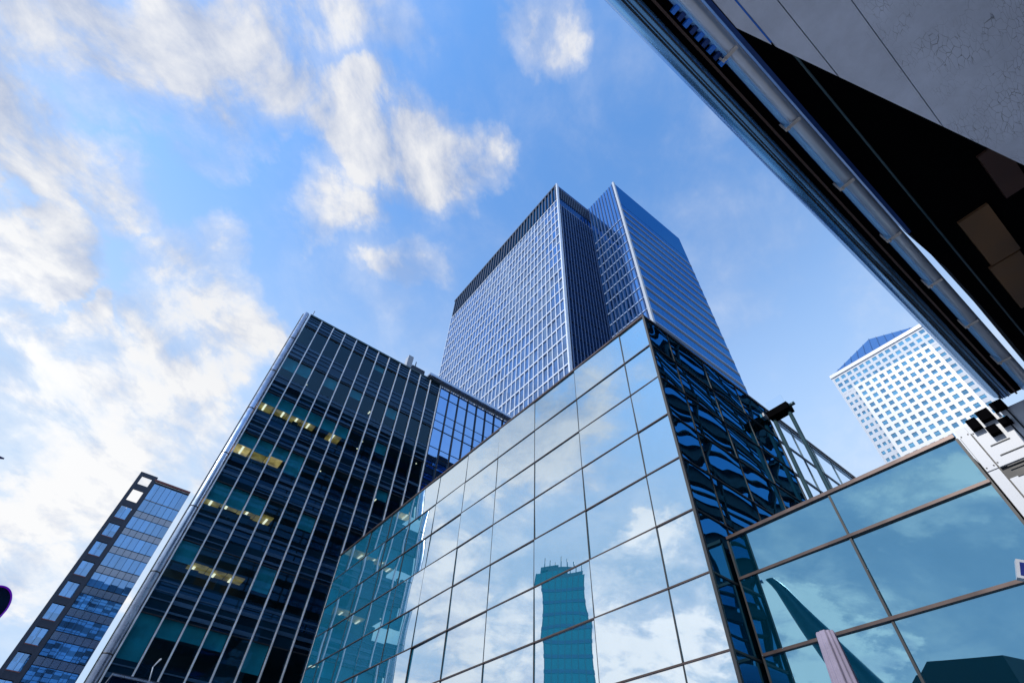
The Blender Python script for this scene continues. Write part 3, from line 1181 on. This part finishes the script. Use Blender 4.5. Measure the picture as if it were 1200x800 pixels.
# ------------------------------------------------------------------ tall tower in the middle
tw = thing('glass_tower', 'tall blue glass tower with pale window grid and a deep notch, centre of the skyline', 'tower', (44.41, 44.5, 0))
TH = 150.5
XN = 13.46                                              # notch face runs to the right wing
YW = -11.1                                              # right wing front
XW = 44.0
m = MB()
m.box(0.35, XN + 5, 0.35, 57, 0, TH)
m.box(XN + 0.35, XW - 0.2, YW + 0.35, 50, 0, TH + 0.6)
m.build('core', MT['tower_fin'], tw)
FLH = 4.15
LB = 140.0
# left face: grid of pale frames
wq = []
nc = 38
cw = 57.0 / nc
nf = 26
fr = MB()
for i in range(nc + 1):
    fr.box(-0.12, 0.30, i * cw - 0.085, i * cw + 0.085, LB - nf * FLH, LB)
for j in range(nf + 1):
    z = LB - j * FLH
    fr.box(-0.08, 0.29, 0.05, 56.95, z - 0.17, z + 0.17)
fr.build('facade_frame', MT['tower_frame'], tw)
for j in range(nf):
    z = LB - j * FLH
    for i in range(nc):
        wq.append(((0.1, i * cw + 0.11, z - FLH + 0.23), (0, cw - 0.22, 0), (0, 0, FLH - 0.46), (-1, 0, 0)))
panes(tw, 'window', wq, MT['tower_glass'], 100, skip=('tower',), thick=0.03, tilt=0.012)
m = MB()
m.box(0.05, 0.30, 0.05, 56.9, LB + 0.4, TH - 0.7)
m.build('roof_band', MT['tower_band'], tw)
m = MB()
for i in range(nc * 1):
    y = 0.4 + i * cw
    m.box(-0.28, 0.04, y, y + 0.5, LB + 0.4, TH - 0.75)
m.box(-0.3, 0.3, 0, 57, TH - 0.7, TH + 0.1)
m.build('roof_louvres', MT['tower_fin'], tw)
# corner strip
m = MB()
m.box(-0.3, 0.45, -0.28, 0.08, 0, TH + 0.15)
m.build('corner_strip', MT['tower_frame'], tw)
# notch face (looks towards the camera) with dark fins
m = MB()
m.box(0.46, XN - 0.02, 0.0, 0.3, 0, TH - 0.2)
m.build('notch_glass', MT['tower_dark'], tw)
m = MB()
for i in range(13):
    x = 0.9 + i * 0.99
    m.box(x - 0.10, x + 0.10, -0.42, -0.01, 20, LB - 3)
m.build('notch_fins', MT['tower_fin_blue'], tw)
m = MB()
for i in range(17):
    x = 0.8 + i * 0.76
    m.box(x - 0.14, x + 0.14, -0.25, -0.01, LB + 1.5, TH - 1.5)
for k in range(24):
    m.box(0.5, XN - 0.1, -0.12, -0.01, LB - 3 - k * FLH - 0.2, LB - 3 - k * FLH)
m.build('notch_rails', MT['tower_fin'], tw)
# right wing, left face
m = MB()
m.box(XN, XN + 0.3, YW + 0.4, -0.01, 0, TH + 0.4)
m.build('wing_side_glass', MT['tower_glass'], tw)
m = MB()
for i in range(10):
    y = YW + 0.8 + i * 1.12
    m.box(XN - 0.22, XN - 0.005, y - 0.12, y + 0.12, 20, TH + 0.3)
m.build('wing_fins', MT['tower_fin_blue'], tw)
m = MB()
for k in range(26):
    z = LB - 12 - k * FLH
    m.box(XN - 0.14, XN - 0.004, YW + 0.5, -0.05, z - 0.15, z + 0.15)
m.build('wing_rails', MT['tower_line'], tw)
m = MB()
m.box(XN - 0.3, XN + 0.35, YW - 0.25, YW + 0.35, 0, TH + 0.7)
m.build('corner_strip', MT['white_dull'], tw)
# right wing front face: deep blue bands with fine pale and dark lines
m = MB()
m.box(XN + 0.36, XW, YW + 0.02, YW + 0.3, 137.5, TH + 0.6)
m.build('roof_band', MT['tower_band'], tw)
wq = []
nfr = 24
wcw = (XW - XN - 0.4) / 20
for j in range(nfr):
    z = 137.3 - j * 4.3
    for i in range(20):
        wq.append(((XN + 0.38 + i * wcw + 0.015, YW + 0.02, z - 3.0), (wcw - 0.03, 0, 0), (0, 0, 2.95), (0, -1, 0)))
panes(tw, 'wing_window', wq, MT['tower_blue'], 100, skip=('tower',), thick=0.03, tilt=0.0015)
for j in range(nfr):
    z = 137.3 - j * 4.3
    m = MB()
    m.box(XN + 0.36, XW, YW - 0.05, YW + 0.3, z - 3.28, z - 3.02)
    m.build('pale_band', MT['tower_line'], tw)
    m = MB()
    m.box(XN + 0.36, XW, YW - 0.02, YW + 0.28, z - 4.28, z - 3.30)
    m.build('dark_band', MT['tower_fin'], tw)
m = MB()
m.box(XW - 0.19, XW + 0.05, YW + 0.05, YW + 1.0, 0, TH + 0.5)
m.build('corner_strip', MT['tower_fin_blue'], tw)

# ------------------------------------------------------------------ white tower with pyramid roof
wt_ = thing('white_tower', 'white clad skyscraper with small square windows and blue pyramid roof, right skyline', 'tower', (283, 2.2, 0))
m = MB()
m.box(3.5, 54, 0.0, 54, 0, 231.5)
m.box(0.6, 52, 4.2, 45, 0, 217)
m.build('core', MT['pyramid'], wt_)
fr = MB()
P = 4.12
z_top = 217.0
nz_ = 24
c0 = 4.0
ncol = 10
wq = []
# projecting main face, grid of solid white with window holes
for i in range(ncol + 1):
    y = c0 + i * P
    fr.box(0, 0.58, y - 0.85, y + 0.85, 100, z_top)
for j in range(nz_ + 1):
    z = z_top - 0.9 - j * 4.45
    fr.box(0.03, 0.57, c0, c0 + ncol * P, z - 0.95, z + 0.95)
    if j < nz_:
        for i in range(ncol):
            wq.append(((0.3, c0 + i * P + 0.8, z - 4.45 + 0.9), (0, P - 1.6, 0), (0, 0, 4.45 - 1.8), (-1, 0, 0)))
# set back corners and upper storeys
sb = MB()
for ya, yb, n_ in ((0, 4.0, 1), (45.3, 54, 3)):
    p = (yb - ya) / n_
    for i in range(n_ + 1):
        sb.box(3.0, 3.49, ya + i * p - 0.6, ya + i * p + 0.6, 100, 218)
    for j in range(nz_ + 1):
        z = z_top - 0.9 - j * 4.45
        sb.box(3.02, 3.48, ya, yb, z - 1.2, z + 1.2)
        if j < nz_:
            for i in range(n_):
                wq.append(((3.2, ya + i * p + 0.55, z - 4.45 + 1.1), (0, p - 1.1, 0), (0, 0, 4.45 - 2.2), (-1, 0, 0)))
p = 54 / 14
for i in range(15):
    sb.box(3.0, 3.49, i * p - 0.65, i * p + 0.65, 218, 231.5)
for j in range(4):
    z = 231.0 - j * 4.3
    sb.box(3.02, 3.48, 0, 54, z - 0.9, z + 0.9)
    if j < 3:
        for i in range(14):
            wq.append(((3.2, i * p + 0.6, z - 4.3 + 0.85), (0, p - 1.2, 0), (0, 0, 4.3 - 1.7), (-1, 0, 0)))
fr.build('main_facade', MT['white'], wt_)
sb.build('upper_facade', MT['white_dull'], wt_)
panes(wt_, 'window', wq, MT['win_teal'], 100, thick=0.05, tilt=0.004)
# left flank (faces the way along the dock) with its own windows
m = MB()
for i in range(13):
    m.box(3.5 + i * 4.1 - 0.7, 3.5 + i * 4.1 + 0.7, 54.01, 54.5, 100, 231.5)
for j in range(30):
    z = 230.5 - j * 4.45
    m.box(3.5, 54, 54.02, 54.48, z - 1.0, z + 1.0)
m.build('flank_facade', MT['white_dull'], wt_)
m = MB()
m.box(2.4, 55, -0.5, 54.8, 231.5, 233.8)
m.build('parapet', MT['white'], wt_)
m = MB()
ax, ay, az = 27.5, 27.3, 264.0
base = [(3.4, 1.0), (53, 1.0), (53, 53.5), (3.4, 53.5)]
for i in range(4):
    a, c = base[i], base[(i + 1) % 4]
    m.poly([(a[0], a[1], 233.82), (c[0], c[1], 233.82), (ax, ay, az)])
pyr = fix_normals(m.build('pyramid_roof', MT['pyramid'], wt_))
m = MB()
for k in range(1, 12):
    t = k / 12
    yb_ = 1.0 + 52.5 * t
    m.tube((3.2, yb_, 234.2), (3.2 + (ax - 3.4) * 0.999 * (1 - abs(2 * t - 1)), yb_ + (ay - yb_) * (1 - abs(2 * t - 1)) * 0.0, 234.2 + (az - 233.8) * (1 - abs(2 * t - 1))), 0.10, n=6)
m.build('roof_ribs', MT['tower_fin_blue'], pyr)

# ------------------------------------------------------------------ things seen only mirrored in the glass
rt = thing('teal_tower', 'dark teal tower seen only mirrored low in the large glass facade', 'tower', (-85.4, 107, 0), R(44))
m = MB()
m.box(-6.6, 6.6, -8, 8, 0, 66)
m.build('body', MT['teal_facade'], rt)
m = MB()
for i in range(8):
    x = -6.4 + i * 1.83
    m.box(x - 0.12, x + 0.12, -8.3, -8.01, 0, 66)
m.build('fins', MT['darksteel'], rt)
m = MB()
for k in range(18):
    m.box(-6.7, 6.7, -8.2, -8.02, 3.6 * k + 0.2, 3.6 * k + 1.1)
m.build('floor_bands', MT['tower_fin_blue'], rt)
m = MB()
m.box(-6, 2.5, -7, 6, 66.02, 67.6)
m.box(-1, 5.2, -6, 6, 67.62, 68.8)
for i in range(6):
    m.tube((-5.6 + i * 1.9, -6.5, 67.6), (-5.6 + i * 1.9, -6.5, 69.5 + (i * 7 % 3)), 0.15)
m.build('roof_plant', MT['darksteel'], rt)

rb = thing('dark_building', 'black building with slanted roof seen mirrored in the lowest right glass panel', 'building', (-36.5, 16.5, 0), R(15))
m = MB()
m.extrude([(-5, 0), (4.5, 0), (4.5, 15.5), (1.2, 17.6), (-5, 16.4)], -12, 0, axis='x', smooth=False)
fix_normals(m.build('body', MT['band_dark'], rb))
m = MB()
for k in range(4):
    m.box(0.01, 0.2, -4.5, 4, 2 + 3.5 * k, 3.6 + 3.5 * k)
m.build('window_strip', MT['pane_sky'], rb)

ms = thing('curved_mast', 'tall curved teal mast mirrored in the low glass wing, tapering to a bent tip', 'mast', (-15.0, 16.9, 0))
m = MB()


def mast(a, b):
    t = b
    z = 18.6 * t
    wv = 5.0 * (1 - t) + 0.6
    off = 8.5 * (1 - t) ** 1.15 - (0.55 * max(0, t - 0.94) / 0.06) ** 2 * 0.9
    an = 2 * math.pi * a
    return (off * -0.42 + math.cos(an) * wv * 0.32, off * -0.9 + math.sin(an) * wv * 0.5, z)


m.grid(mast, 24, 40, close_u=True)
m.build('shaft', MT['teal_paint'], ms)
m = MB()
m.tube((0.3, 0.7, 18.5), (0.5, 1.2, 18.45), 0.14, 0.05)
m.build('tip', MT['silver'], ms)

# ------------------------------------------------------------------ parasol, lamp and small things near the camera
PP = ray(967, 741)
t_ = 4.4 / math.hypot(PP.x, PP.y)
ptop = CAM + PP * t_
ps = thing('closed_parasol', 'closed lilac grey canvas parasol standing in front of the low glass wing', 'parasol', (ptop.x, ptop.y, 0))


def folds(a, b):
    an = 2 * math.pi * a
    z = ptop.z - 2.2 * b
    rr = 0.058 + 0.075 * b ** 0.8
    rr *= 1 + 0.20 * math.sin(an * 6 + 2.0 * b) * (0.3 + b) + 0.07 * math.sin(an * 13 - 3 * b)
    return (math.cos(an) * rr, math.sin(an) * rr, z)


m = MB()
m.grid(folds, 84, 24, close_u=True)
n0 = len(m.v)
m.v.append((0, 0, ptop.z + 0.012))
for i in range(84):
    m.f.append((n0, (i + 1) % 84, i))
    m.smooth.append(False)
fix_normals(m.build('canopy_cloth', MT['fabric'], ps))
m = MB()
m.tube((0, 0, 0), (0, 0, ptop.z - 0.3), 0.03)
m.build('pole', MT['white_dull'], ps)
m = MB()
m.tube((0, 0, 0), (0, 0, 0.12), 0.35, 0.3, n=28)
m.build('base', MT['darkclad'], ps)

# floodlight clamped on the rail at the right edge
q = ray(1196, 669)
t_ = 10.55 / q.x
fpos = CAM + q * t_
fo = thing('flood_lamp', 'small pale grey flood lamp fixed to the lower bronze rail, right edge', 'lamp', tuple(fpos))
m = MB()
Mx = Matrix.Rotation(R(28), 4, 'X') @ Matrix.Rotation(R(20), 4, 'Z')
m.box(-0.10, 0.10, -0.22, 0.05, -0.12, 0.15, Mx)
m.build('housing', MT['pier'], fo)
m = MB()
m.box(-0.105, -0.101, -0.18, 0.01, -0.08, 0.11, Mx)
m.build('lens', MT['navy'], fo)
m = MB()
m.box(0.05, 0.33, -0.10, -0.04, -0.2, -0.08)
m.build('bracket', MT['seal'], fo)

# lamp post just outside the frame whose lantern and finial reach in at the left edge
d1, d2 = ray(0, 716), ray(4, 538)
dist = 8.0
k1 = dist / math.hypot(d1.x, d1.y)
k2 = dist / math.hypot(d2.x, d2.y)
p1, p2 = CAM + d1 * k1, CAM + d2 * k2
base = Vector((-2.75, 7.6, 0))
lp = thing('street_lamp', 'street lamp with a purple rimmed round lantern and blue finial arm, left edge', 'lamp', tuple(base))
side = Vector((math.cos(R(5)), math.sin(R(5)), 0))
m = MB()
m.tube((0, 0, 0), (0, 0, 5.6), 0.075, 0.05)
m.build('pole', MT['darkclad'], lp)
c1 = p1 - base - side * 0.115
m = MB()
axis = Vector((-side.y, side.x, 0))
rx, rz_ = 0.155, 0.20


def ell(s, dep):
    def fn(a, b):
        an = 2 * math.pi * a
        return c1 + side * (math.cos(an) * rx * s) + Vector((0, 0, math.sin(an) * rz_ * s)) + axis * (b - 0.5) * dep
    return fn


m.grid(ell(1.0, 0.16), 40, 1, close_u=True)
for e in (-0.5, 0.5):
    pts = [ell(1.0, 0.16)(i / 40, 0.5 + e) for i in range(40)]
    m.poly(pts if e > 0 else pts[::-1])
fix_normals(m.build('lantern', MT['lens'], lp))
m = MB()
m.grid(lambda a, b: c1 + side * (math.cos(2 * math.pi * a) * (rx + 0.008 * math.cos(2 * math.pi * b))) + Vector((0, 0, math.sin(2 * math.pi * a) * (rz_ + 0.008 * math.cos(2 * math.pi * b)))) + axis * (0.02 * math.sin(2 * math.pi * b) - 0.085),
       48, 10, close_u=True)
m.build('glow_rim', MT['purple'], lp)
m = MB()
m.tube((0, 0, c1.z + 0.1), tuple(c1 - side * 0.15), 0.03)
m.build('arm', MT['darkclad'], lp)
c2 = p2 - base
m = MB()
m.tube((0, 0, c2.z), tuple(c2 - side * 0.25), 0.03)
m.tube(tuple(c2 - side * 0.25 + Vector((0, 0, -0.02))), tuple(c2 + Vector((0, 0, 0.01))), 0.05, 0.008)
m.tube(tuple(c2 - side * 0.07 + Vector((0, 0, -0.09))), tuple(c2 - side * 0.06 + Vector((0, 0, -0.01))), 0.012, 0.03)
m.build('finial', MT['navy'], lp)

# low glazed kiosk roof and bent lamp in front of the office block, bottom edge
kp = ray(133, 787)
t_ = 32.0 / kp.y
ka = CAM + kp * t_
kb = CAM + ray(212, 797) * (32.0 / ray(212, 797).y)
ks = thing('entrance_kiosk', 'low dark entrance kiosk with thin purple roof edge at the foot of the office block', 'kiosk', (ka.x, 32.0, 0))
L_ = kb.x - ka.x + 2.2
m = MB()
m.box(0, L_, 0, 3.2, ka.z - 0.14, ka.z)
m.build('roof', MT['darkclad'], ks)
m = MB()
m.box(0.05, L_ - 0.05, 0.05, 3.1, 0, ka.z - 0.145)
m.build('body', MT['tower_dark'], ks)
m = MB()
m.box(0, L_, -0.03, -0.002, ka.z - 0.12, ka.z - 0.05)
m.build('edge_trim', MT['silver'], ks)
bp_ = ray(174, 800)
bl = CAM + bp_ * (30.0 / bp_.y)
tipd = ray(186, 774)
tp = CAM + tipd * (30.0 / tipd.y)
bl_ = thing('bent_lamp', 'thin pale bent lamp post standing before the entrance kiosk, bottom left', 'lamp', (bl.x, 30.0, 0))
m = MB()
m.tube((0, 0, 0), (0, 0, bl.z), 0.03, 0.025)
m.tube((0, 0, bl.z), (tp.x - bl.x - 0.1, 0, tp.z - 0.25), 0.025, 0.022)
m.tube((tp.x - bl.x - 0.1, 0, tp.z - 0.25), (tp.x - bl.x, 0, tp.z), 0.022, 0.03)
m.build('post', MT['white_dull'], bl_)
m = MB()
m.tube((tp.x - bl.x, 0, tp.z), (tp.x - bl.x + 0.06, 0, tp.z + 0.1), 0.04, 0.035)
m.build('lamp_head', MT['white'], bl_)
